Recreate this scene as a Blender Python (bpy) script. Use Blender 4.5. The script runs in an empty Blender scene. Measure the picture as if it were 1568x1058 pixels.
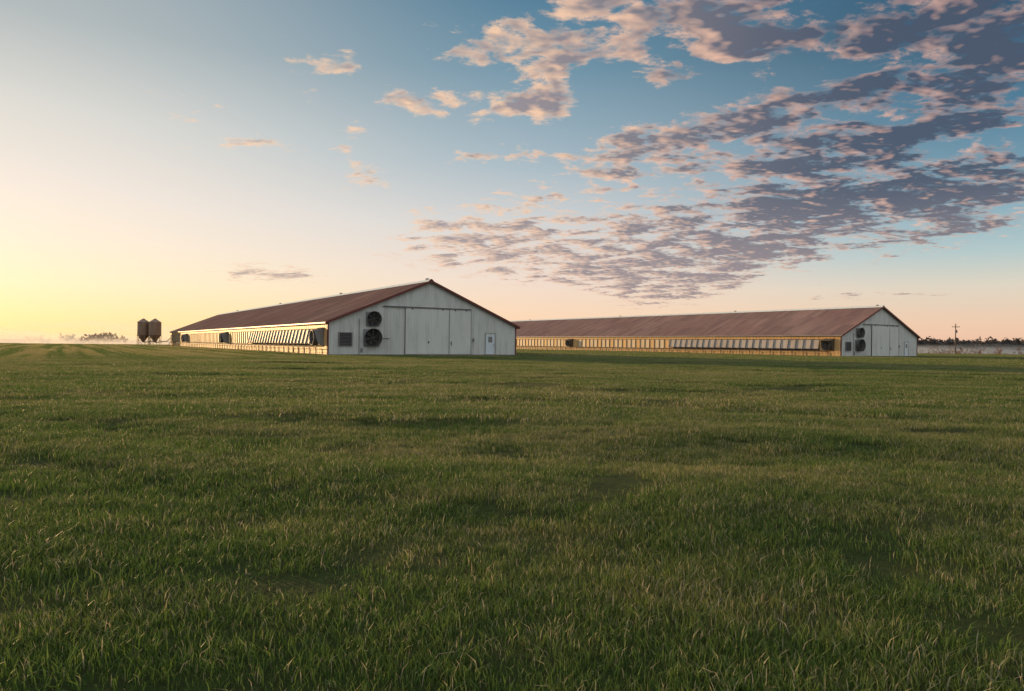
import bpy, math, random
import numpy as np
from mathutils import Vector, Matrix, Euler

random.seed(7); rng = np.random.default_rng(7)
scene = bpy.context.scene
scene.view_settings.view_transform = 'Standard'
scene.view_settings.look = 'None'
scene.view_settings.exposure = 0
scene.view_settings.gamma = 1

def lin(c):
    return tuple(((v/255)/12.92 if v/255 <= 0.04045 else ((v/255+0.055)/1.055)**2.4) for v in c)

# ------------------------------------------------------------------ node helper
class NT:
    def __init__(s, tree):
        s.t = tree; s.n = tree.nodes; s.l = tree.links
        s.n.clear()
    def node(s, typ, **kw):
        nd = s.n.new(typ)
        for k, v in kw.items(): setattr(nd, k, v)
        return nd
    def put(s, sock, v):
        if isinstance(v, bpy.types.NodeSocket): s.l.new(v, sock)
        elif v is not None: sock.default_value = v
    def M(s, op, a, b=None, c=None, clamp=False):
        nd = s.n.new('ShaderNodeMath'); nd.operation = op; nd.use_clamp = clamp
        s.put(nd.inputs[0], a); s.put(nd.inputs[1], b); s.put(nd.inputs[2], c)
        return nd.outputs[0]
    def V(s, op, a, b=None, scale=None):
        nd = s.n.new('ShaderNodeVectorMath'); nd.operation = op
        s.put(nd.inputs[0], a); s.put(nd.inputs[1], b)
        if scale is not None: s.put(nd.inputs['Scale'], scale)
        return nd.outputs['Value'] if op == 'DOT_PRODUCT' else nd.outputs[0]
    def mix(s, f, a, b, blend='MIX'):
        nd = s.n.new('ShaderNodeMix'); nd.data_type = 'RGBA'; nd.blend_type = blend
        def col(v): return (tuple(v)+(1,)) if (not isinstance(v, bpy.types.NodeSocket) and len(v) == 3) else v
        s.put(nd.inputs[0], f); s.put(nd.inputs[6], col(a)); s.put(nd.inputs[7], col(b))
        return nd.outputs[2]
    def ramp(s, f, stops, interp='LINEAR'):
        nd = s.n.new('ShaderNodeValToRGB'); cr = nd.color_ramp; cr.interpolation = interp
        while len(cr.elements) < len(stops): cr.elements.new(0.5)
        for e, (p, c) in zip(cr.elements, stops): e.position = p
        for e, (p, c) in zip(cr.elements, stops):
            e.position = p; e.color = tuple(c)+(1,) if len(c) == 3 else c
        s.put(nd.inputs[0], f)
        return nd.outputs[0]
    def noise(s, vec, scale, detail=4, rough=0.5, dist=0.0, dim='3D'):
        nd = s.n.new('ShaderNodeTexNoise'); nd.noise_dimensions = dim
        s.put(nd.inputs['Vector'], vec)
        nd.inputs['Scale'].default_value = scale; nd.inputs['Detail'].default_value = detail
        nd.inputs['Roughness'].default_value = rough; nd.inputs['Distortion'].default_value = dist
        return nd.outputs[0]
    def smooth(s, v, a, b, t0=0.0, t1=1.0):
        nd = s.n.new('ShaderNodeMapRange'); nd.interpolation_type = 'SMOOTHSTEP'
        s.put(nd.inputs[0], v)
        for i, x in enumerate((a, b, t0, t1)): nd.inputs[i+1].default_value = x
        return nd.outputs[0]
    def linr(s, v, a, b, t0=0.0, t1=1.0):
        nd = s.n.new('ShaderNodeMapRange')
        s.put(nd.inputs[0], v)
        for i, x in enumerate((a, b, t0, t1)): nd.inputs[i+1].default_value = x
        return nd.outputs[0]

def new_mat(name):
    m = bpy.data.materials.new(name); m.use_nodes = True
    t = NT(m.node_tree)
    out = t.node('ShaderNodeOutputMaterial')
    return m, t, out

def bsdf(t, out, color, rough=0.6, metallic=0.0, spec=0.5, bump=None, bstr=0.3, bdist=0.02):
    b = t.node('ShaderNodeBsdfPrincipled')
    if not isinstance(color, bpy.types.NodeSocket) and len(color) == 3: color = tuple(color)+(1,)
    t.put(b.inputs['Base Color'], color)
    t.put(b.inputs['Roughness'], rough); b.inputs['Metallic'].default_value = metallic
    b.inputs['Specular IOR Level'].default_value = spec
    if bump is not None:
        bp = t.node('ShaderNodeBump'); bp.inputs['Strength'].default_value = bstr
        bp.inputs['Distance'].default_value = bdist
        t.put(bp.inputs['Height'], bump); t.l.new(bp.outputs[0], b.inputs['Normal'])
    t.l.new(b.outputs[0], out.inputs[0])
    return b

# ------------------------------------------------------------------ camera
CAM_H = 1.2
cd = bpy.data.cameras.new('camera'); cam = bpy.data.objects.new('camera', cd)
scene.collection.objects.link(cam); scene.camera = cam
cd.lens = 24.0; cd.sensor_width = 36; cd.clip_start = 0.05; cd.clip_end = 12000
R = Matrix.Rotation(math.radians(90-0.11), 4, 'X') @ Matrix.Rotation(math.radians(0.65), 4, 'Z')
cam.matrix_world = Matrix.Translation((0, 0, CAM_H)) @ R

# ------------------------------------------------------------------ sun + world
SUN_AZ = math.radians(-50); SUN_EL = math.radians(5.5)
S = Vector((math.sin(SUN_AZ)*math.cos(SUN_EL), math.cos(SUN_AZ)*math.cos(SUN_EL), math.sin(SUN_EL)))
sl = bpy.data.lights.new('sun', 'SUN'); sl.energy = 5.0; sl.angle = math.radians(0.6)
sl.color = (1.0, 0.62, 0.28)
sun = bpy.data.objects.new('sun', sl); scene.collection.objects.link(sun)
sun.rotation_euler = S.to_track_quat('Z', 'Y').to_euler()

world = bpy.data.worlds.new('World'); scene.world = world; world.use_nodes = True
w = NT(world.node_tree)
wout = w.node('ShaderNodeOutputWorld')
tc = w.node('ShaderNodeTexCoord')
D = w.V('NORMALIZE', tc.outputs['Generated'])
sep = w.node('ShaderNodeSeparateXYZ'); w.l.new(D, sep.inputs[0])
dx, dy, dz = sep.outputs
az = w.M('ARCTAN2', dx, dy)
el = w.M('ARCSINE', dz)
e01 = w.M('DIVIDE', el, math.radians(60))
def sky_ramp(stops):
    return w.ramp(e01, [(e/60, lin(c)) for e, c in stops])
left = sky_ramp([(0, (255, 220, 152)), (1.7, (255, 231, 172)), (4.0, (255, 237, 198)), (7, (251, 234, 213)),
                 (10.5, (241, 229, 218)), (15.7, (218, 216, 210)), (21.6, (176, 184, 186)), (34, (128, 150, 166)), (60, (165, 180, 195))])
mid = sky_ramp([(0, (252, 208, 170)), (2.6, (250, 216, 186)), (5.3, (240, 219, 205)), (9.6, (214, 213, 212)),
                (14.8, (168, 186, 196)), (22.2, (112, 148, 168)), (26.8, (82, 126, 152)), (38, (78, 122, 153)), (60, (165, 180, 195))])
right = sky_ramp([(0, (236, 190, 162)), (1.6, (240, 202, 174)), (4.4, (222, 212, 194)), (6.8, (178, 200, 202)),
                  (10.3, (130, 168, 186)), (16.4, (80, 124, 150)), (22.3, (48, 86, 112)), (38, (64, 108, 145)), (60, (165, 180, 195))])
back = sky_ramp([(0, (210, 210, 208)), (10, (222, 225, 226)), (25, (222, 228, 234)), (60, (205, 218, 232))])
f1 = w.smooth(az, math.radians(-38), math.radians(6))
f2 = w.smooth(az, math.radians(-2), math.radians(38))
sky = w.mix(f1, left, mid); sky = w.mix(f2, sky, right)
fb = w.smooth(dy, 0.45, -0.25)
sky = w.mix(fb, sky, back)

# cloud layer: planar cloud deck seen from below
inv = w.M('DIVIDE', 1.0, w.M('ADD', w.M('MAXIMUM', dz, 0.0), 0.13))
comb = w.node('ShaderNodeCombineXYZ'); w.l.new(w.M('MULTIPLY', dx, 0.80), comb.inputs[0]); w.l.new(w.M('MULTIPLY', dy, 1.0), comb.inputs[1])
P2 = w.V('SCALE', comb.outputs[0], scale=inv)
def cl_noise(v, d=9, d2=4):
    a = w.noise(v, 7.5, detail=d, rough=0.62, dist=0.3)
    b = w.noise(v, 26.0, detail=d2, rough=0.62)
    return w.M('MULTIPLY_ADD', a, 0.78, w.M('MULTIPLY', b, 0.29))
n0 = cl_noise(P2)
n1 = cl_noise(w.V('ADD', P2, (-0.034, 0.028, 0.0)), 2.5, 1)
nl = cl_noise(P2, 3.0, 1)
def aelev(x, y):
    u = x-784; v = 527+0.0113*u-y
    return math.atan2(u, 1045), math.atan2(v, math.hypot(u, 1045))
blobs = [(820,150,62,32,1.1),(660,158,60,24,.72),(735,70,42,26,.8),(740,160,40,16,.6),(880,72,130,32,.95),(960,22,200,36,.85),(830,45,60,30,.65),
 (1130,62,125,34,1.15),(1080,12,140,22,.95),(1400,30,200,46,1.1),(1540,60,90,60,1.1),(990,215,80,28,1.05),(1130,190,110,30,1.1),(1265,225,150,38,1.1),
 (1460,188,170,30,1.2),(1325,130,70,18,1.1),(1480,132,110,24,1.0),(1440,286,220,28,1.3),(1230,312,180,44,1.2),(1440,335,140,18,.95),
 (1110,260,140,26,.9),(1130,378,160,34,1.15),(1000,350,200,34,.9),(770,370,190,58,.85),(950,412,200,34,1.0),(870,300,110,20,.5),
 (415,424,70,12,1.05),(285,155,44,12,.72),(365,215,70,22,.66),(515,113,46,12,.82),(575,145,24,14,.85),(450,143,22,12,.8),(545,70,18,12,.7),
 (525,213,22,14,.75),(575,272,50,14,.6),(760,240,70,14,.7),(880,234,50,12,.7),(920,258,60,12,.75),
 (1010,462,90,14,.85),(1060,435,110,14,.95),(1180,150,60,18,.75),(1015,115,50,12,.75),(1430,440,60,8,.6),(1300,452,60,8,.6),(1380,368,150,18,.75),(1490,358,70,14,.95)]
BL = []
for (x, y, rx, ry, st) in blobs:
    a0, e0 = aelev(x, y); a1, _ = aelev(x+rx, y); _, e1 = aelev(x, y-ry)
    BL.append((a0, e0, (a1-a0)*1.2, (e1-e0)*1.2, st))
def cover(a, e):
    c = 0.0
    for a0, e0, ra, re, st in BL: c = max(c, st*(1-((a-a0)/ra)**2-((e-e0)/re)**2))
    if math.degrees(a) > 39: c = max(c, .62 if e > .1 else 0)
    if math.degrees(e) > 28: c = max(c, .5)
    return c**0.7 if c > 0 else 0
A0, A1, E0, E1 = -42.0, 46.0, 1.0, 30.0
NB = 21; NA = 32
ta = w.linr(az, math.radians(A0), math.radians(A1)); te = w.linr(el, math.radians(E0), math.radians(E1))
cov = None
for gi in range(NB//3):
    st_c = []; st_w = []
    for i in range(NA):
        a = A0+(A1-A0)*i/(NA-1); c3 = []
        for ch in range(3):
            e = E0+(E1-E0)*(gi*3+ch)/(NB-1); best = 0
            for da in (-.7, 0, .7):
                for de in (-.3, 0, .3): best = max(best, cover(math.radians(a+da), math.radians(e+de)))
            c3.append(min(best, 1.2))
        st_c.append((i/(NA-1), tuple(c3)))
    for k in range(-1, 4):
        p = (gi*3+k)/(NB-1)
        if 0 <= p <= 1: st_w.append((p, tuple(1.0 if ch == k else 0.0 for ch in range(3))))
    d = w.V('DOT_PRODUCT', w.ramp(ta, st_c), w.ramp(te, st_w))
    cov = d if cov is None else w.M('ADD', cov, d)
thr = w.M('MULTIPLY_ADD', cov, -0.31, 0.72)
val = w.M('SUBTRACT', n0, thr)
alpha = w.smooth(val, -0.025, 0.12)
thick = w.smooth(w.M('SUBTRACT', w.M('MULTIPLY_ADD', n0, 0.4, w.M('MULTIPLY', nl, 0.6)), thr), 0.0, 0.15)
lit = w.M('MULTIPLY', w.M('SUBTRACT', n1, w.M('MULTIPLY_ADD', nl, 0.75, w.M('MULTIPLY', n0, 0.25))), 4.2)
rightness = w.smooth(az, math.radians(-8), math.radians(30))
shade = w.M('ADD', w.M('MULTIPLY_ADD', thick, 1.0, lit), w.linr(rightness, 0, 1, -0.20, 0.30), clamp=True)
litc = w.mix(rightness, lin((250, 208, 172)), lin((232, 184, 164)))
shc = w.mix(rightness, lin((158, 146, 150)), lin((74, 84, 104)))
lowf = w.smooth(el, math.radians(13), math.radians(4))
litc = w.mix(lowf, litc, lin((238, 202, 180)))
shc = w.mix(lowf, shc, lin((150, 136, 142)))
cc = w.mix(shade, litc, shc)
af = w.M('MULTIPLY', alpha, w.linr(f1, 0, 1, 0.65, 0.95))
skyc = w.mix(af, sky, cc)
bg = w.node('ShaderNodeBackground'); w.l.new(skyc, bg.inputs[0]); bg.inputs[1].default_value = 0.98
nis = w.node('ShaderNodeTexSky'); nis.sky_type = 'NISHITA'; nis.sun_disc = False
nis.sun_elevation = SUN_EL; nis.sun_rotation = SUN_AZ
bg2 = w.node('ShaderNodeBackground'); w.l.new(nis.outputs[0], bg2.inputs[0]); bg2.inputs[1].default_value = 0.008
ad = w.node('ShaderNodeAddShader'); w.l.new(bg.outputs[0], ad.inputs[0]); w.l.new(bg2.outputs[0], ad.inputs[1])
w.l.new(ad.outputs[0], wout.inputs[0])

# ------------------------------------------------------------------ materials
def metal_paint(name, base, dirt, rough=0.45, dscale=1.5, streak=True, spec=0.5, amt=0.6):
    m, t, o = new_mat(name)
    g = t.node('ShaderNodeTexCoord')
    mp = t.node('ShaderNodeMapping'); t.l.new(g.outputs['Object'], mp.inputs[0])
    mp.inputs['Scale'].default_value = (1, 1, 0.18 if streak else 1)
    n = t.noise(mp.outputs[0], dscale, 6, 0.65)
    n2 = t.noise(g.outputs['Object'], 0.25, 3, 0.5)
    f = t.M('MULTIPLY', t.smooth(n, 0.42, 0.7), amt)
    c = t.mix(f, base, dirt)
    c = t.mix(t.smooth(n2, 0.3, 0.7, 0, 0.25), c, dirt)
    bsdf(t, o, c, rough, spec=spec, bump=n, bstr=0.15)
    return m
m_wall = metal_paint('white_metal_siding', (0.66, 0.70, 0.67), (0.44, 0.46, 0.42), 0.42, amt=.7)
m_side = metal_paint('sunlit_gold_siding', (0.70, 0.45, 0.20), (0.50, 0.29, 0.11), 0.5, spec=.25)  # golden sun glow on the long wall is put into the base colour
m_door = metal_paint('door_panel_paint', (0.71, 0.75, 0.72), (0.52, 0.55, 0.51), 0.4, amt=.7)
m_curtain = metal_paint('curtain_fabric', (0.70, 0.56, 0.38), (0.50, 0.35, 0.18), 0.5, spec=.25)
m_awn = metal_paint('inlet_panel', (0.44, 0.40, 0.36), (0.30, 0.25, 0.20), 0.6, spec=.2)
m_trim = metal_paint('red_trim_paint', (0.15, 0.032, 0.024), (0.09, 0.03, 0.02), 0.5)
m_dark = metal_paint('dark_metal', (0.045, 0.045, 0.045), (0.08, 0.06, 0.05), 0.6)
m_fan = metal_paint('fan_cone_metal', (0.11, 0.11, 0.11), (0.07, 0.06, 0.05), 0.5)
m_black = metal_paint('black_interior', (0.008, 0.008, 0.009), (0.02, 0.018, 0.015), 0.8)
m_galv = metal_paint('galvanized_metal', (0.26, 0.27, 0.275), (0.15, 0.14, 0.13), 0.45)
m_conc = metal_paint('concrete', (0.30, 0.29, 0.27), (0.16, 0.15, 0.13), 0.9, streak=False)
m_wood = metal_paint('weathered_wood', (0.12, 0.09, 0.06), (0.05, 0.04, 0.03), 0.85)
m_bluedoor = metal_paint('walk_door_paint', (0.70, 0.80, 0.86), (0.5, 0.56, 0.58), 0.4)
m_bin = metal_paint('feed_bin_metal', (0.30, 0.20, 0.13), (0.17, 0.10, 0.06), 0.5)

def roof_mat():
    m, t, o = new_mat('rusty_red_roof')
    g = t.node('ShaderNodeTexCoord')
    mp = t.node('ShaderNodeMapping'); t.l.new(g.outputs['Object'], mp.inputs[0]); mp.inputs['Scale'].default_value = (0.25, 1.0, 0.25)
    n = t.noise(mp.outputs[0], 1.3, 6, 0.7)
    n2 = t.noise(g.outputs['Object'], 0.12, 4, 0.6)
    sp = t.node('ShaderNodeSeparateXYZ'); t.l.new(g.outputs['Object'], sp.inputs[0])
    sh = t.M('FLOOR', t.M('DIVIDE', sp.outputs[1], 0.915))
    row = t.M('FLOOR', t.M('DIVIDE', sp.outputs[0], 3.4))
    wn2 = t.node('ShaderNodeTexWhiteNoise'); wn2.noise_dimensions = '2D'
    cb = t.node('ShaderNodeCombineXYZ'); t.l.new(sh, cb.inputs[0]); t.l.new(row, cb.inputs[1]); t.l.new(cb.outputs[0], wn2.inputs['Vector'])
    c = t.mix(t.smooth(n, 0.3, 0.7), (0.40, 0.205, 0.140), (0.27, 0.140, 0.100))
    c = t.mix(t.smooth(n2, 0.35, 0.7, 0, .6), c, (0.42, 0.26, 0.185))
    c = t.mix(t.linr(wn2.outputs[0], 0, 1, 0, .65), c, (0.17, 0.09, 0.065))
    bsdf(t, o, c, 0.5, spec=0.4, bump=n, bstr=0.2)
    return m
m_roof = roof_mat()

# ------------------------------------------------------------------ mesh builder
class MB:
    def __init__(s): s.v = []; s.f = []; s.m = []; s.mats = []
    def mi(s, mat):
        if mat not in s.mats: s.mats.append(mat)
        return s.mats.index(mat)
    def poly(s, pts, faces, mat):
        b = len(s.v); s.v += [tuple(p) for p in pts]; i = s.mi(mat)
        for f in faces: s.f.append([b+k for k in f]); s.m.append(i)
    def box(s, x0, x1, y0, y1, z0, z1, mat, z1b=None):
        zb = z1 if z1b is None else z1b
        s.poly([(x0,y0,z0),(x1,y0,z0),(x1,y1,z0),(x0,y1,z0),(x0,y0,z1),(x1,y0,zb),(x1,y1,zb),(x0,y1,z1)],
               [(0,3,2,1),(4,5,6,7),(0,1,5,4),(1,2,6,5),(2,3,7,6),(3,0,4,7)], mat)
    def beam(s, a, b, r0, r1, n, mat, caps=True):
        a = Vector(a); b = Vector(b); d = (b-a)
        if d.length < 1e-6: return
        q = d.to_track_quat('Z', 'Y'); pts = []
        for p, r in ((a, r0), (b, r1)):
            for k in range(n):
                t = 2*math.pi*k/n
                pts.append(p + q @ Vector((math.cos(t)*r, math.sin(t)*r, 0)))
        fs = [(k, (k+1) % n, n+(k+1) % n, n+k) for k in range(n)]
        if caps: fs += [tuple(range(n))[::-1], tuple(range(n, 2*n))]
        s.poly(pts, fs, mat)
    def revolve(s, c, prof, n, mat, axis='Z'):
        pts = []
        for r, h in prof:
            for k in range(n):
                t = 2*math.pi*k/n
                if axis == 'Z': pts.append((c[0]+r*math.cos(t), c[1]+r*math.sin(t), c[2]+h))
                elif axis == 'Y': pts.append((c[0]+r*math.cos(t), c[1]+h, c[2]+r*math.sin(t)))
                else: pts.append((c[0]+h, c[1]+r*math.cos(t), c[2]+r*math.sin(t)))
        fs = []
        for j in range(len(prof)-1):
            for k in range(n):
                fs.append((j*n+k, j*n+(k+1) % n, (j+1)*n+(k+1) % n, (j+1)*n+k))
        s.poly(pts, fs, mat)
    def obj(s, name, parent=None, smooth=False):
        me = bpy.data.meshes.new(name); me.from_pydata(s.v, [], s.f)
        for m in s.mats: me.materials.append(m)
        me.polygons.foreach_set('material_index', s.m)
        if smooth: me.polygons.foreach_set('use_smooth', [True]*len(me.polygons))
        me.update()
        o = bpy.data.objects.new(name, me); scene.collection.objects.link(o)
        if parent: o.parent = parent
        return o

def empty(name, loc=(0, 0, 0), rot=0):
    e = bpy.data.objects.new(name, None); scene.collection.objects.link(e)
    e.location = loc; e.rotation_euler = (0, 0, rot); e.empty_display_size = 1
    return e

# ------------------------------------------------------------------ terrain height
def height(x, y):
    x = np.asarray(x, float); y = np.asarray(y, float)
    r = np.hypot(x, y)
    h = 0.030*np.sin(x*0.33+1.3*np.sin(y*0.21)+0.4)*np.sin(y*0.62+0.8*np.sin(x*0.17))
    h += 0.034*np.sin(y*1.35+0.9*np.sin(x*0.37)+x*0.12)*(0.5+0.5*np.sin(x*0.23+y*0.11))
    h += 0.022*np.sin(y*2.3+x*0.45+1.7*np.sin(x*0.6+y*.3))
    h += 0.05*np.sin(x*0.045+1.0)*np.sin(y*0.06)
    h *= np.clip(r/6, 0.3, 1)
    d = y*0.93+np.abs(x)*0.22
    s = np.clip((d-178)/150, 0, 1); s = s*s*(3-2*s)
    return h - 5.2*s

def axis(near, nstep, far, growth):
    v = [0.0]; st = nstep
    while v[-1] < far:
        v.append(v[-1]+st)
        if v[-1] > near: st *= growth
    return v
ax = axis(30, 0.4, 6000, 1.045)
xs = np.array(sorted([-a for a in ax[1:]]+ax)); ay = axis(60, 0.33, 7000, 1.04)
ys = np.array([-400, -120, -50, -25, -12, -6, -3, -1.5]+ay)
X, Y = np.meshgrid(xs, ys); Z = height(X, Y)
nv, nu = X.shape
verts = np.stack([X.ravel(), Y.ravel(), Z.ravel()], 1)
ii = np.arange(nv*nu).reshape(nv, nu)
quads = np.stack([ii[:-1,:-1].ravel(), ii[:-1,1:].ravel(), ii[1:,1:].ravel(), ii[1:,:-1].ravel()], 1)
me = bpy.data.meshes.new('ground'); me.from_pydata(verts.tolist(), [], quads.tolist())
me.polygons.foreach_set('use_smooth', [True]*len(me.polygons)); me.update()
ground = bpy.data.objects.new('ground', me); scene.collection.objects.link(ground)

def grass_tint(t, pos):
    """colour of the field from world position: strawier patches and mowing rows parallel to the barns"""
    mp = t.node('ShaderNodeMapping'); t.put(mp.inputs[0], pos); mp.inputs['Scale'].default_value = (0.45, 1.0, 0.0)
    a = t.noise(mp.outputs[0], 0.9, 5, 0.65)
    b = t.noise(mp.outputs[0], 0.10, 3, 0.6)
    across = t.V('DOT_PRODUCT', pos, (0.837, 0.5475, 0)); along = t.V('DOT_PRODUCT', pos, (-0.5475, 0.837, 0))
    cb = t.node('ShaderNodeCombineXYZ'); t.l.new(across, cb.inputs[0]); t.put(cb.inputs[1], t.M('MULTIPLY', along, 0.02))
    rows = t.noise(cb.outputs[0], 0.55, 2.0, 0.6)
    rowamt = t.M('MULTIPLY', t.smooth(across, 26, 19), t.smooth(along, 35, 85))
    f = t.M('MULTIPLY_ADD', a, 0.55, t.M('MULTIPLY', b, 0.45))
    f = t.M('ADD', f, t.M('MULTIPLY', t.M('SUBTRACT', rows, 0.49), t.M('MULTIPLY_ADD', rowamt, 1.7, 0.12)))
    return t.smooth(f, 0.42, 0.60), rowamt

m_ground, t, o = new_mat('field_ground')
g = t.node('ShaderNodeNewGeometry')
tint, ra_ = grass_tint(t, g.outputs['Position'])
fine = t.noise(g.outputs['Position'], 9, 5, 0.7)
c = t.mix(tint, (0.040, 0.064, 0.015), (0.12, 0.115, 0.038))
c = t.mix(t.smooth(fine, 0.35, 0.7, 0, .6), c, (0.028, 0.032, 0.012))
bsdf(t, o, c, 0.95, spec=0.1, bump=fine, bstr=0.9, bdist=0.08)
ground.data.materials.append(m_ground)

m_grass, t, o = new_mat('grass_blades')
g = t.node('ShaderNodeNewGeometry')
tint, ra_ = grass_tint(t, g.outputs['Position'])
ah = t.node('ShaderNodeAttribute', attribute_name='tip'); arr = t.node('ShaderNodeAttribute', attribute_name='rnd')
green = t.mix(arr.outputs['Fac'], (0.062, 0.125, 0.022), (0.150, 0.225, 0.050))
straw = t.mix(arr.outputs['Fac'], (0.26, 0.23, 0.11), (0.42, 0.37, 0.23))
gold = t.mix(ra_, (0.245, 0.245, 0.075), (0.46, 0.37, 0.13))
c = t.mix(t.linr(tint, 0, 1, 0.0, 0.6), green, gold)
dry = t.M('GREATER_THAN', arr.outputs['Fac'], t.linr(tint, 0, 1, 0.93, 0.70))
c = t.mix(dry, c, straw)
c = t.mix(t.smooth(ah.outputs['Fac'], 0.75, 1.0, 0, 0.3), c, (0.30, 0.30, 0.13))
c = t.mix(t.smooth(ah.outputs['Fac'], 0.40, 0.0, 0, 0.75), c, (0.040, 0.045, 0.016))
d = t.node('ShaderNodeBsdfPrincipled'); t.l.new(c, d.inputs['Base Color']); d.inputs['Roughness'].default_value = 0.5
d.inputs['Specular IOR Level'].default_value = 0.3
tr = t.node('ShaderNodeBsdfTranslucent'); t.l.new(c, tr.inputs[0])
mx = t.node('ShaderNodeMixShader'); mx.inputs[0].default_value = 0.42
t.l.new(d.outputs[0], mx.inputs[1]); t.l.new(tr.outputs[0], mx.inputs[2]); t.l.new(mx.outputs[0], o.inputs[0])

# ------------------------------------------------------------------ grass patches (instanced)
def make_patch(name, radius, nblades, h0, h1, wd, clumps):
    cl = np.stack([rng.uniform(-radius, radius, clumps), rng.uniform(-radius, radius, clumps)], 1)
    cl = cl[np.hypot(cl[:,0], cl[:,1]) < radius]
    ch = rng.uniform(0.65, 1.3, len(cl)); cleanx = rng.normal(0, 0.18, (len(cl), 2))
    k = rng.integers(0, len(cl), nblades)
    base = cl[k] + rng.normal(0, radius*0.55/math.sqrt(clumps)*1.7, (nblades, 2))
    H = rng.uniform(h0, h1, nblades)*ch[k]
    th = rng.uniform(0, 2*math.pi, nblades)
    lean = rng.normal(0, 0.40, (nblades, 2)) + cleanx[k]
    sx = np.cos(th); sy = np.sin(th); W = wd*rng.uniform(0.6, 1.4, nblades)
    V = np.zeros((nblades, 5, 3)); tip = np.tile(np.array([0, 0, .55, .55, 1.0]), nblades)
    for j, (fr, ww, lf) in enumerate(((0, 1, 0), (0, -1, 0), (.55, .8, .35), (.55, -.8, .35), (1, 0, 1.0))):
        V[:, j, 0] = base[:,0] + sx*W*0.5*ww + lean[:,0]*H*lf
        V[:, j, 1] = base[:,1] + sy*W*0.5*ww + lean[:,1]*H*lf
        V[:, j, 2] = H*fr*(1-0.15*np.hypot(lean[:,0], lean[:,1])*lf) - (0.02 if fr == 0 else 0)
    b = np.arange(nblades)*5
    faces = np.stack([b, b+1, b+3, b+2], 1).tolist()+np.stack([b+2, b+3, b+4], 1).tolist()
    me = bpy.data.meshes.new(name); me.from_pydata(V.reshape(-1, 3).tolist(), [], faces)
    a = me.attributes.new('tip', 'FLOAT', 'POINT'); a.data.foreach_set('value', tip)
    a = me.attributes.new('rnd', 'FLOAT', 'POINT'); a.data.foreach_set('value', np.repeat(rng.uniform(0, 1, nblades), 5))
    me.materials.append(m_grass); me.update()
    return bpy.data.objects.new(name, me)

def scatter(name, pts, patches):
    coll = bpy.data.collections.new(name+'_patches')
    for p in patches: coll.objects.link(p)
    me = bpy.data.meshes.new(name)
    z = height(pts[:,0], pts[:,1])
    me.from_pydata(np.column_stack([pts, z]).tolist(), [], [])
    ob = bpy.data.objects.new(name, me); scene.collection.objects.link(ob)
    ng = bpy.data.node_groups.new(name+'_nodes', 'GeometryNodeTree')
    ng.interface.new_socket('Geometry', in_out='INPUT', socket_type='NodeSocketGeometry')
    ng.interface.new_socket('Geometry', in_out='OUTPUT', socket_type='NodeSocketGeometry')
    N = ng.nodes; L = ng.links
    gi = N.new('NodeGroupInput'); go = N.new('NodeGroupOutput')
    m2p = N.new('GeometryNodeMeshToPoints'); ci = N.new('GeometryNodeCollectionInfo'); iop = N.new('GeometryNodeInstanceOnPoints')
    ci.inputs['Collection'].default_value = coll; ci.inputs['Separate Children'].default_value = True; ci.inputs['Reset Children'].default_value = True
    iop.inputs['Pick Instance'].default_value = True
    rv = N.new('FunctionNodeRandomValue'); rv.data_type = 'FLOAT_VECTOR'
    rv.inputs[0].default_value = (0, 0, 0); rv.inputs[1].default_value = (0, 0, 6.283)
    rs = N.new('FunctionNodeRandomValue'); rs.data_type = 'FLOAT'; rs.inputs[2].default_value = 0.7; rs.inputs[3].default_value = 1.25
    ri = N.new('FunctionNodeRandomValue'); ri.data_type = 'INT'; ri.inputs[4].default_value = 0; ri.inputs[5].default_value = len(patches)-1
    L.new(gi.outputs[0], m2p.inputs[0]); L.new(m2p.outputs[0], iop.inputs['Points']); L.new(ci.outputs[0], iop.inputs['Instance'])
    L.new(rv.outputs[0], iop.inputs['Rotation']); L.new(rs.outputs[1], iop.inputs['Scale']); L.new(ri.outputs[2], iop.inputs['Instance Index'])
    L.new(iop.outputs[0], go.inputs[0])
    md = ob.modifiers.new('scatter', 'NODES'); md.node_group = ng
    return ob

def wedge(y0, y1, dens, marg=2.5):
    W = y1*0.80+marg; n = int(2*W*(y1-y0)*dens)
    p = np.stack([rng.uniform(-W, W, n), rng.uniform(y0, y1, n)], 1)
    return p[np.abs(p[:,0]) < p[:,1]*0.80+marg]
grass = empty('grass')
pa = [make_patch('grass_patch_fine_%d' % i, 0.36, 760, 0.022, 0.066, 0.0040, 26) for i in range(6)]
pb = [make_patch('grass_patch_mid_%d' % i, 1.25, 2000, 0.028, 0.072, 0.010, 60) for i in range(5)]
pc = [make_patch('grass_patch_far_%d' % i, 4.5, 3000, 0.04, 0.10, 0.035, 90) for i in range(3)]
for nm, pts, pp in (('near_grass', wedge(1.2, 13, 8), pa), ('mid_grass', wedge(11, 62, 1.1), pb), ('far_grass', wedge(58, 200, 0.07, 6), pc)):
    ob = scatter(nm, pts, pp); ob.parent = grass

# ------------------------------------------------------------------ barns
ROT = math.radians(33.2); Wd = 20.4; EH = 3.02; RISE = 4.2; LEN = 110.0
def roofz(s): return EH + RISE*(1-abs(s-Wd/2)/(Wd/2))

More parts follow.
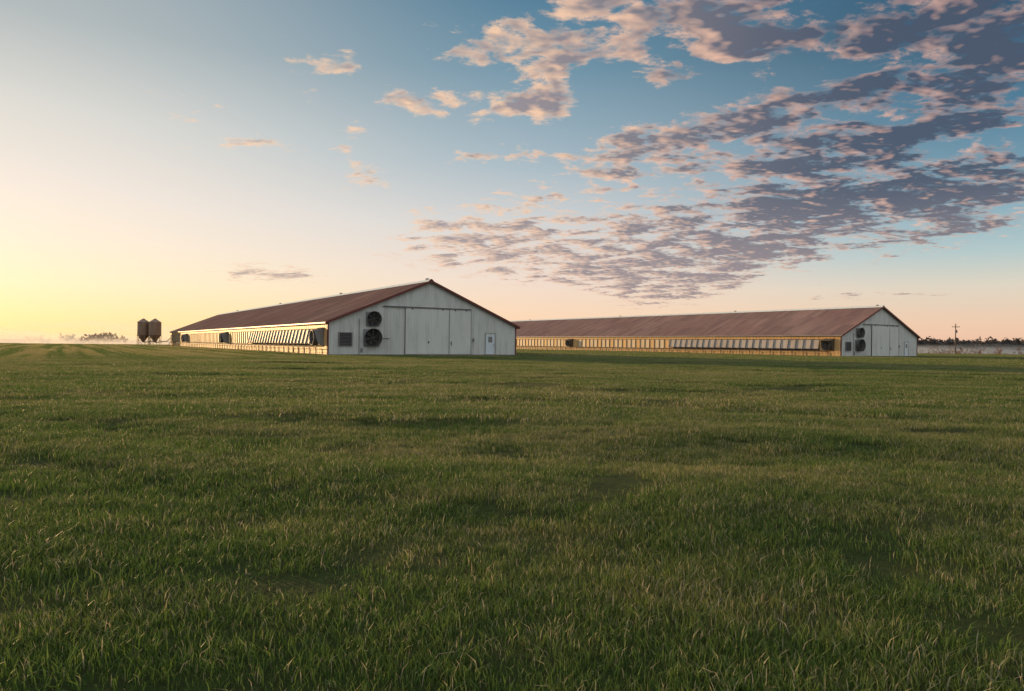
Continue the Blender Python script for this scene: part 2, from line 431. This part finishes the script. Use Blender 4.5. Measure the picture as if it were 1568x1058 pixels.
def fan(mb, c, Rr, axis, depth=0.55):
    h = Rr*0.95
    ax_ = axis
    if axis == 'Y': mb.box(c[0]-h, c[0]+h, c[1]-0.14, c[1]-0.022, c[2]-h, c[2]+h, m_galv)
    else: mb.box(c[0]-0.14, c[0]-0.022, c[1]-h, c[1]+h, c[2]-h, c[2]+h, m_galv)
    mb.revolve(c, [(Rr*.86, -0.141), (Rr, -depth), (Rr*1.03, -depth), (Rr*1.03, -depth+.04), (Rr*.90, -0.141)], 28, m_fan, ax_)
    mb.revolve(c, [(0.001, -0.16), (Rr*.85, -0.16)], 28, m_black, ax_)
    mb.revolve(c, [(0.001, -0.30), (Rr*.16, -0.29), (Rr*.16, -0.17)], 12, m_dark, ax_)
    def P(r, t, d):
        return (c[0]+r*math.cos(t), c[1]-d, c[2]+r*math.sin(t)) if axis == 'Y' else (c[0]-d, c[1]+r*math.cos(t), c[2]+r*math.sin(t))
    for k in range(6):
        t0 = k*math.pi/3+.3
        mb.poly([P(Rr*.14, t0-.3, .20), P(Rr*.14, t0+.3, .27), P(Rr*.8, t0+.24, .27), P(Rr*.8, t0-.18, .20)], [(0, 1, 2, 3)], m_dark)
    for rr in (.4, .7):
        for k in range(20):
            mb.beam(P(Rr*rr, k*math.pi/10, depth-.02), P(Rr*rr, (k+1)*math.pi/10, depth-.02), .008, .008, 4, m_fan, False)
    for k in range(4):
        t0 = k*math.pi/4
        mb.beam(P(Rr, t0, depth-.02), P(Rr, t0+math.pi, depth-.02), .01, .01, 4, m_fan, False)

def barn(name, loc, curtain_t, side_fans, wooden_fan=False):
    root = empty(name, loc, ROT)
    mb = MB(); b = -0.35
    mb.poly([(0,0,b),(Wd,0,b),(Wd,0,EH),(Wd/2,0,EH+RISE),(0,0,EH)], [(0,1,2,3,4)], m_wall)
    mb.poly([(0,LEN,b),(Wd,LEN,b),(Wd,LEN,EH),(Wd/2,LEN,EH+RISE),(0,LEN,EH)], [(4,3,2,1,0)], m_wall)
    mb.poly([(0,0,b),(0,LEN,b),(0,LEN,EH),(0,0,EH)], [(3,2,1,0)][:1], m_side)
    mb.poly([(Wd,0,b),(Wd,LEN,b),(Wd,LEN,EH),(Wd,0,EH)], [(0,1,2,3)], m_wall)
    s = 0.3
    while s < Wd-0.1:
        if not (7.5 < s < 14.9): mb.box(s-.022, s+.022, -.022, .0, b, roofz(s)-.1, m_wall)
        else: mb.box(s-.022, s+.022, -.022, .0, 4.75, roofz(s)-.1, m_wall)
        s += 0.305
    y = 0.4
    while y < LEN:
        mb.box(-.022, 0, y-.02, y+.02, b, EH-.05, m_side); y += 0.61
    mb.obj('walls', root)
    mb = MB()
    mb.box(-.05, Wd+.05, -.05, LEN+.05, -.5, .10, m_conc)
    mb.obj('footing', root)
    mb = MB(); ov = 0.30; sl_ = RISE/(Wd/2); th = 0.09; oy = 0.32
    lz = EH-ov*sl_+.03; pz = EH+RISE+.03
    for sg in (0, 1):
        def q(x): return x if sg == 0 else Wd-x
        pts = [(q(-ov),-oy,lz),(q(Wd/2),-oy,pz),(q(Wd/2),LEN+oy,pz),(q(-ov),LEN+oy,lz),
               (q(-ov),-oy,lz+th),(q(Wd/2),-oy,pz+th),(q(Wd/2),LEN+oy,pz+th),(q(-ov),LEN+oy,lz+th)]
        mb.poly(pts, [(0,3,2,1),(4,5,6,7),(0,1,5,4),(2,3,7,6),(3,0,4,7)], m_roof)
        y = -oy+.05
        while y < LEN+oy:
            pts = []
            for (xx, zz) in ((-ov-.01, lz+th), (Wd/2, pz+th)):
                pts += [(q(xx), y-.03, zz-.01), (q(xx), y-.012, zz+.035), (q(xx), y+.012, zz+.035), (q(xx), y+.03, zz-.01)]
            mb.poly(pts, [(0,4,5,1),(1,5,6,2),(2,6,7,3),(0,1,2,3),(4,7,6,5)], m_roof)
            y += 0.915/2
    mb.obj('roof', root)
    mb = MB()
    for sg in (0, 1):
        def q(x): return x if sg == 0 else Wd-x
        for y0, y1 in ((-oy-.05, -oy-.003), (LEN+oy+.003, LEN+oy+.05)):
            pts = [(q(-ov-.04),y0,lz-.10),(q(Wd/2),y0,pz-.10),(q(Wd/2),y1,pz-.10),(q(-ov-.04),y1,lz-.10),
                   (q(-ov-.04),y0,lz+th+.05),(q(Wd/2),y0,pz+th+.07),(q(Wd/2),y1,pz+th+.07),(q(-ov-.04),y1,lz+th+.05)]
            mb.poly(pts, [(0,3,2,1),(4,5,6,7),(0,1,5,4),(1,2,6,5),(2,3,7,6),(3,0,4,7)], m_trim)
        # raised ridge cap; pale door paint puts the sun glint into its colour
        pts = [(q(Wd/2-.34),-oy-.02,pz+th-.34*sl_+.05),(q(Wd/2-.10),-oy-.02,pz+th+.16),(q(Wd/2),-oy-.02,pz+th+.18),
               (q(Wd/2),LEN+oy,pz+th+.18),(q(Wd/2-.10),LEN+oy,pz+th+.16),(q(Wd/2-.34),LEN+oy,pz+th-.34*sl_+.05)]
        mb.poly(pts, [(0,1,4,5),(1,2,3,4)], m_door)
    mb.box(-ov-.06, -ov-.012, -oy, LEN+oy, lz-.03, lz+th-.01, m_galv)
    mb.box(Wd+ov+.012, Wd+ov+.06, -oy, LEN+oy, lz-.06, lz+th-.01, m_trim)
    mb.box(-.05, .09, -.06, -.024, .10, EH-.05, m_trim)
    mb.box(-.06, -.024, -.06, .06, .10, EH-.05, m_trim)
    mb.box(Wd-.07, Wd+.05, -.06, -.024, .10, EH-.05, m_trim)
    mb.obj('trim', root)
    mb = MB()
    mb.box(5.3, 14.84, -.16, -.024, 4.60, 4.70, m_galv)
    mb.box(5.3, 14.84, -.19, -.161, 4.68, 4.72, m_dark)
    mb.box(7.60, 12.32, -.10, -.03, .12, 4.56, m_door)
    mb.box(12.38, 14.84, -.10, -.03, .12, 4.56, m_door)
    for x in (7.57, 12.35, 14.86): mb.box(x-.016, x+.016, -.115, -.03, .12, 4.56, m_dark)
    for x0, x1 in ((7.7, 12.25), (12.48, 14.78)):
        x = x0+.2
        while x < x1: mb.box(x-.02, x+.02, -.118, -.1, .2, 4.5, m_door); x += .31
    mb.box(12.55, 12.60, -.17, -.12, 1.0, 1.4, m_dark)
    for x in (8.3, 11.6, 13.0, 14.3): mb.box(x-.05, x+.05, -.19, -.12, 4.48, 4.60, m_dark)
    mb.box(10.0, 10.12, -.14, -.119, 1.2, 1.4, m_dark)
    mb.obj('sliding_door', root)
    mb = MB()
    mb.box(16.60, 16.69, -.10, -.024, .1, 2.30, m_wall); mb.box(17.71, 17.80, -.10, -.024, .1, 2.30, m_wall)
    mb.box(16.69, 17.71, -.10, -.024, 2.20, 2.30, m_wall)
    mb.box(16.70, 17.70, -.07, -.03, .14, 2.19, m_bluedoor)
    mb.box(16.95, 17.45, -.076, -.071, 1.35, 1.95, m_galv)
    mb.box(16.58, 16.61, -.11, -.101, .1, 2.3, m_dark); mb.box(17.79, 17.82, -.11, -.101, .1, 2.3, m_dark)
    mb.box(16.58, 17.82, -.11, -.101, 2.3, 2.34, m_dark)
    mb.box(17.52, 17.60, -.13, -.072, 1.05, 1.12, m_dark)
    mb.box(16.58, 17.82, -.35, -.051, -.1, .12, m_conc)
    mb.box(15.1, 15.25, -.10, -.024, 1.4, 1.75, m_galv)
    mb.obj('walk_door', root)
    mb = MB()
    fan(mb, (4.26, 0, 3.42), .70, 'Y', .55); fan(mb, (4.15, 0, 1.66), .84, 'Y', .65)
    mb.box(.98, 2.28, -.16, -.024, .86, 2.14, m_galv); mb.box(1.08, 2.18, -.175, -.161, .96, 2.04, m_black)
    z = 1.0
    while z < 2.0:
        mb.poly([(1.08,-.18,z),(2.18,-.18,z),(2.18,-.23,z-.07),(1.08,-.23,z-.07)], [(0,1,2,3)], m_fan); z += .13
    mb.box(3.1, 3.3, -.12, -.024, .3, .7, m_galv); mb.beam((2.95,-.06,.1), (2.95,-.06,3.4), .03, .03, 6, m_galv)
    mb.beam((5.3,-.05,1.6), (6.0,-.05,1.6), .03, .03, 6, m_dark)
    mb.obj('gable_fans', root, False)
    mb = MB(); t0, t1 = curtain_t
    mb.box(-.07, -.024, 1.2, LEN-.5, 2.42, 2.48, m_wood)
    mb.box(-.09, -.024, 1.2, LEN-.5, .78, .86, m_wood)
    y = t0
    while y < t1:
        y1 = y+1.12
        top = (-.06, 2.38); bot = (-.34, 1.12)
        mb.poly([(top[0],y,top[1]),(top[0],y1,top[1]),(bot[0],y1,bot[1]),(bot[0],y,bot[1]),
                 (top[0]+.03,y,top[1]-.03),(top[0]+.03,y1,top[1]-.03),(bot[0]+.04,y1,bot[1]-.02),(bot[0]+.04,y,bot[1]-.02)],
                [(0,1,2,3),(7,6,5,4),(3,2,6,7),(0,3,7,4),(1,5,6,2),(0,4,5,1)], m_awn)
        # angled support arm standing proud of the panels
        ya, yb = y1+.02, y1+.10
        mb.poly([(-.05,ya,2.40),(-.05,yb,2.40),(-.34,yb,1.05),(-.34,ya,1.05),(-.16,ya,2.42),(-.16,yb,2.42),(-.50,yb,1.05),(-.50,ya,1.05)],
                [(0,3,2,1),(4,5,6,7),(0,4,7,3),(1,2,6,5),(3,7,6,2),(0,1,5,4)], m_galv)
        mb.box(-.50, -.03, ya, yb, .98, 1.045, m_wood)
        y += 1.24
    mb.box(-.03, -.023, t0, t1, .87, 2.41, m_black)
    mb.beam((-.42, t0, 1.03), (-.42, t1, 1.03), .03, .03, 6, m_dark)
    y = t1+1.0; k = 0
    while y < LEN-2:
        if all(abs(y+.6-f) > 1.9 for f in side_fans):
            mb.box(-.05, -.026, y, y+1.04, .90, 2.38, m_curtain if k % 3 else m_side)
            mb.box(-.13, -.051, y+1.06, y+1.14, .88, 2.40, m_wood)
        y += 1.22; k += 1
    mb.obj('curtains', root)
    mb = MB(); y = 1.5
    while y < LEN-1:
        mb.box(-.62, -.55, y, y+.07, -.2, .74, m_wood)
        mb.beam((-.58, y+.03, .70), (-.1, y+.03, .98), .018, .018, 4, m_dark, False)
        y += 1.86
    mb.beam((-.585, 1.4, .72), (-.585, LEN-1, .72), .035, .035, 6, m_dark)
    mb.beam((-.585, 1.4, .42), (-.585, LEN-1, .42), .015, .015, 5, m_dark)
    mb.obj('side_rail', root)
    mb = MB()
    for f in side_fans:
        fan(mb, (-.02, f, 1.6), .66, 'X', .95)
        mb.poly([(-.03,f-.75,2.55),(-.03,f+.75,2.55),(-.95,f+.75,2.25),(-.95,f-.75,2.25)], [(0,1,2,3)], m_wood)
        for yy in (f-.75, f+.75):
            mb.poly([(-.03,yy,2.55),(-.95,yy,2.25),(-.55,yy,1.0),(-.03,yy,.9)], [(0,1,2,3)], m_wood if wooden_fan else m_galv)
    mb.obj('side_fans', root)
    mb = MB()
    for y in (0.6, 26, 56, 90):
        mb.revolve((Wd/2, y, pz+.05), [(.12, 0), (.12, .22), (.24, .25), (.2, .31), (.001, .38)], 12, m_galv)
    mb.obj('ridge_vents', root)
    return root
barn('poultry_barn', (-16.7, 61.8, 0), (3.0, 30.0), (1.7, 46.0, 85.0))
barn('poultry_barn.001', (45.3, 94.0, -.06), (3.2, 31.0), (1.7, 60.0), True)

# ------------------------------------------------------------------ feed bins
def feed_bin(x, y, first):
    root = empty('feed_bin', (x, y, float(height(x, y))))
    mb = MB()
    mb.revolve((0,0,0), [(.22,.75),(.24,.85),(1.28,2.35),(1.3,2.36)], 26, m_bin)
    prof = []; z = 2.36
    while z < 5.2:
        prof += [(1.30, z), (1.33, z+.05), (1.30, z+.10)]; z += .30
    prof += [(1.30, 5.25), (1.36, 5.27), (.32, 5.98), (.30, 6.08), (.001, 6.14)]
    mb.revolve((0,0,0), prof, 26, m_bin)
    mb.obj('hopper_body', root)
    mb = MB()
    for k in range(6):
        t = k*math.pi/3+.2; c, s_ = math.cos(t), math.sin(t)
        mb.beam((1.30*c, 1.30*s_, -.2), (1.30*c, 1.30*s_, 3.2), .06, .06, 5, m_bin)
        t2 = t+math.pi/3
        mb.beam((1.3*c, 1.3*s_, .2), (1.3*math.cos(t2), 1.3*math.sin(t2), 2.0), .02, .02, 4, m_bin)
        mb.beam((1.3*c, 1.3*s_, 1.2), (1.3*math.cos(t2), 1.3*math.sin(t2), 1.2), .03, .03, 4, m_bin)
    for dx_ in (-.2, .2): mb.beam((dx_, -1.42, .3), (dx_, -1.42, 5.4), .02, .02, 4, m_bin)
    z = .5
    while z < 5.3: mb.beam((-.2, -1.42, z), (.2, -1.42, z), .015, .015, 4, m_bin); z += .3
    mb.obj('legs_and_ladder', root)
    mb = MB()
    mb.beam((0, 0, .7), (3.0, -.3, 1.0), .09, .09, 8, m_bin)
    if first: mb.beam((2.8, -.3, .9), (5.6, -.8, 3.2), .09, .09, 8, m_bin)
    mb.obj('auger_tube', root)
feed_bin(-84.0, 155.5, False); feed_bin(-81.1, 155.0, True)

# ------------------------------------------------------------------ utility pole
px, py = 126.0, 194.0
root = empty('utility_pole', (px, py, float(height(px, py)))); mb = MB()
mb.beam((0,0,-1),(0,0,9.0),.17,.11,8,m_wood)
mb.box(-1.1,1.1,-.17,-.08,8.0,8.14,m_wood)
for x in (-1.0,-.4,.4,1.0): mb.revolve((x,-.12,8.14),[(.03,0),(.07,.06),(.05,.12),(.07,.18),(.001,.22)],8,m_galv)
mb.revolve((.3,0,6.4),[(.001,0),(.2,.0),(.2,.75),(.001,.8)],10,m_galv)
mb.beam((0,0,2.2),(-.5,0,1.4),.05,.05,6,m_wood)
mb.obj('pole_and_crossarm', root)

# ------------------------------------------------------------------ distant trees
def foliage_mat(name, a, b):
    m, t, o = new_mat(name); g = t.node('ShaderNodeNewGeometry')
    n = t.noise(g.outputs['Position'], 0.6, 3, .6)
    bsdf(t, o, t.mix(t.smooth(n, .35, .65), a, b), .9, spec=.1); return m
m_far = foliage_mat('distant_foliage', (0.095, 0.09, 0.09), (0.13, 0.115, 0.10))
m_twig = foliage_mat('bare_twigs', (0.16, 0.09, 0.055), (0.22, 0.12, 0.07))
def tree(mb, x, y, z, H, mat, leaves=70, spread=.42, leaf=.09):
    rr = random.random
    mb.beam((x, y, z-.5), (x+.03*H*(rr()-.5), y, z+H*.5), .028*H, .016*H, 5, mat, False)
    tips = []
    for k in range(7):
        a = rr()*6.283; z0 = z+H*(.2+.3*rr()); L = H*spread*(.6+.5*rr())
        e = Vector((x+math.cos(a)*L, y+math.sin(a)*L, z0+H*(.18+.35*rr())))
        mb.beam((x, y, z0), e, .012*H, .004*H, 4, mat, False); tips.append((Vector((x, y, z0)), e))
        for j in range(3):
            f = .4+.6*rr(); p = Vector((x, y, z0)).lerp(e, f)
            q = p+Vector((rr()-.5, rr()-.5, .3+.5*rr()))*H*.3
            mb.beam(p, q, .006*H, .002*H, 3, mat, False); tips.append((p, q))
    for k in range(leaves):
        p, q = random.choice(tips); c = p.lerp(q, .4+.7*rr())+Vector((rr()-.5, rr()-.5, rr()-.5))*H*.12
        s_ = H*leaf*(.5+rr())
        u = Vector((rr()-.5, rr()-.5, rr()-.5)).normalized(); v = u.orthogonal().normalized(); v.rotate(Matrix.Rotation(rr()*6, 3, u))
        ww = u.cross(v)
        mb.poly([c+v*s_, c+ww*s_*.6, c-v*s_*.8, c-ww*s_*.5], [(0,1,2,3)], mat)
def polar(xpix, depth): return (xpix-784)/1045*depth
mb = MB()
x = 1360
while x < 1900:
    d = random.uniform(800, 900); X_ = polar(x, d)
    tree(mb, X_, d, -5.3, random.uniform(15.5, 20), m_far, 150, .48, .09); x += random.uniform(2.0, 3.4)
mb.obj('distant_treeline')
mb = MB()
for xp, H in ((98,6),(104,5.5),(120,4),(128,5.5),(141,6.5),(146,8),(151,7),(160,6.5),(166,8),(172,5),(182,5),(192,4.5),(45,3),(60,3),(-60,8),(-90,9)):
    d = random.uniform(640, 700); tree(mb, polar(xp, d), d, -5.2, H+5.2, m_twig, 150, .45, .075)
mb.obj('hazy_bare_trees')
mb = MB()
x = 1405
while x < 1800:
    d = random.uniform(262, 300); H = random.choice((2.2, 2.8, 3.4, 4.2, 5.0)) if x > 1436 else random.uniform(2, 2.8)
    zz = float(height(polar(x, d), d)); tree(mb, polar(x, d), d, zz, H-zz*.55, m_twig, 60, .45, .035); x += random.uniform(3, 12)
mb.obj('hedgerow_bushes')

# ------------------------------------------------------------------ morning mist over the low ground
m_mist, t, o = new_mat('mist')
uvn = t.node('ShaderNodeAttribute', attribute_name='hfrac'); den = t.node('ShaderNodeAttribute', attribute_name='dens')
g = t.node('ShaderNodeNewGeometry')
mp = t.node('ShaderNodeMapping'); t.l.new(g.outputs['Position'], mp.inputs[0]); mp.inputs['Scale'].default_value = (1, 1, 6)
n = t.noise(mp.outputs[0], 0.012, 5, .6)
edge = t.M('ADD', uvn.outputs['Fac'], t.linr(n, 0.3, 0.7, -.35, .35))
fa = t.M('MULTIPLY', t.smooth(edge, .95, .25), den.outputs['Fac'])
fa = t.M('MULTIPLY', fa, t.smooth(uvn.outputs['Fac'], 1.0, .6))
dif = t.node('ShaderNodeBsdfDiffuse'); dif.inputs[0].default_value = (.9, .9, .9, 1)
trl = t.node('ShaderNodeBsdfTranslucent'); trl.inputs[0].default_value = (.95, .95, .95, 1)
a1 = t.node('ShaderNodeMixShader'); a1.inputs[0].default_value = .6; t.l.new(dif.outputs[0], a1.inputs[1]); t.l.new(trl.outputs[0], a1.inputs[2])
tp = t.node('ShaderNodeBsdfTransparent'); a2 = t.node('ShaderNodeMixShader'); t.l.new(fa, a2.inputs[0])
t.l.new(tp.outputs[0], a2.inputs[1]); t.l.new(a1.outputs[0], a2.inputs[2]); t.l.new(a2.outputs[0], o.inputs[0])
V_, F_, HF, DN = [], [], [], []
for (rad, topL, topR, dens) in ((420, 3.0, 2.2, .35), (620, 8.0, 5.5, .5), (780, 26.0, 12.0, .6)):
    b = len(V_); N = 120; K = 8
    for i in range(N+1):
        a = math.radians(-62+124*i/N); fL = min(1, max(0, (-math.degrees(a)-10)/20)); top = topR+(topL-topR)*fL
        for k in range(K+1):
            V_.append((rad*math.sin(a), rad*math.cos(a), -6+(top+6)*k/K)); HF.append(max(0, (k/K*(top+6)-3)/(top+3))); DN.append(dens*(1.0 if fL > 0 or rad < 700 else .55))
    for i in range(N):
        for k in range(K):
            q = b+i*(K+1)+k; F_.append((q, q+K+1, q+K+2, q+1))
me = bpy.data.meshes.new('morning_mist'); me.from_pydata(V_, [], F_)
a = me.attributes.new('hfrac', 'FLOAT', 'POINT'); a.data.foreach_set('value', HF)
a = me.attributes.new('dens', 'FLOAT', 'POINT'); a.data.foreach_set('value', DN)
me.materials.append(m_mist)
mo = bpy.data.objects.new('morning_mist', me); scene.collection.objects.link(mo)
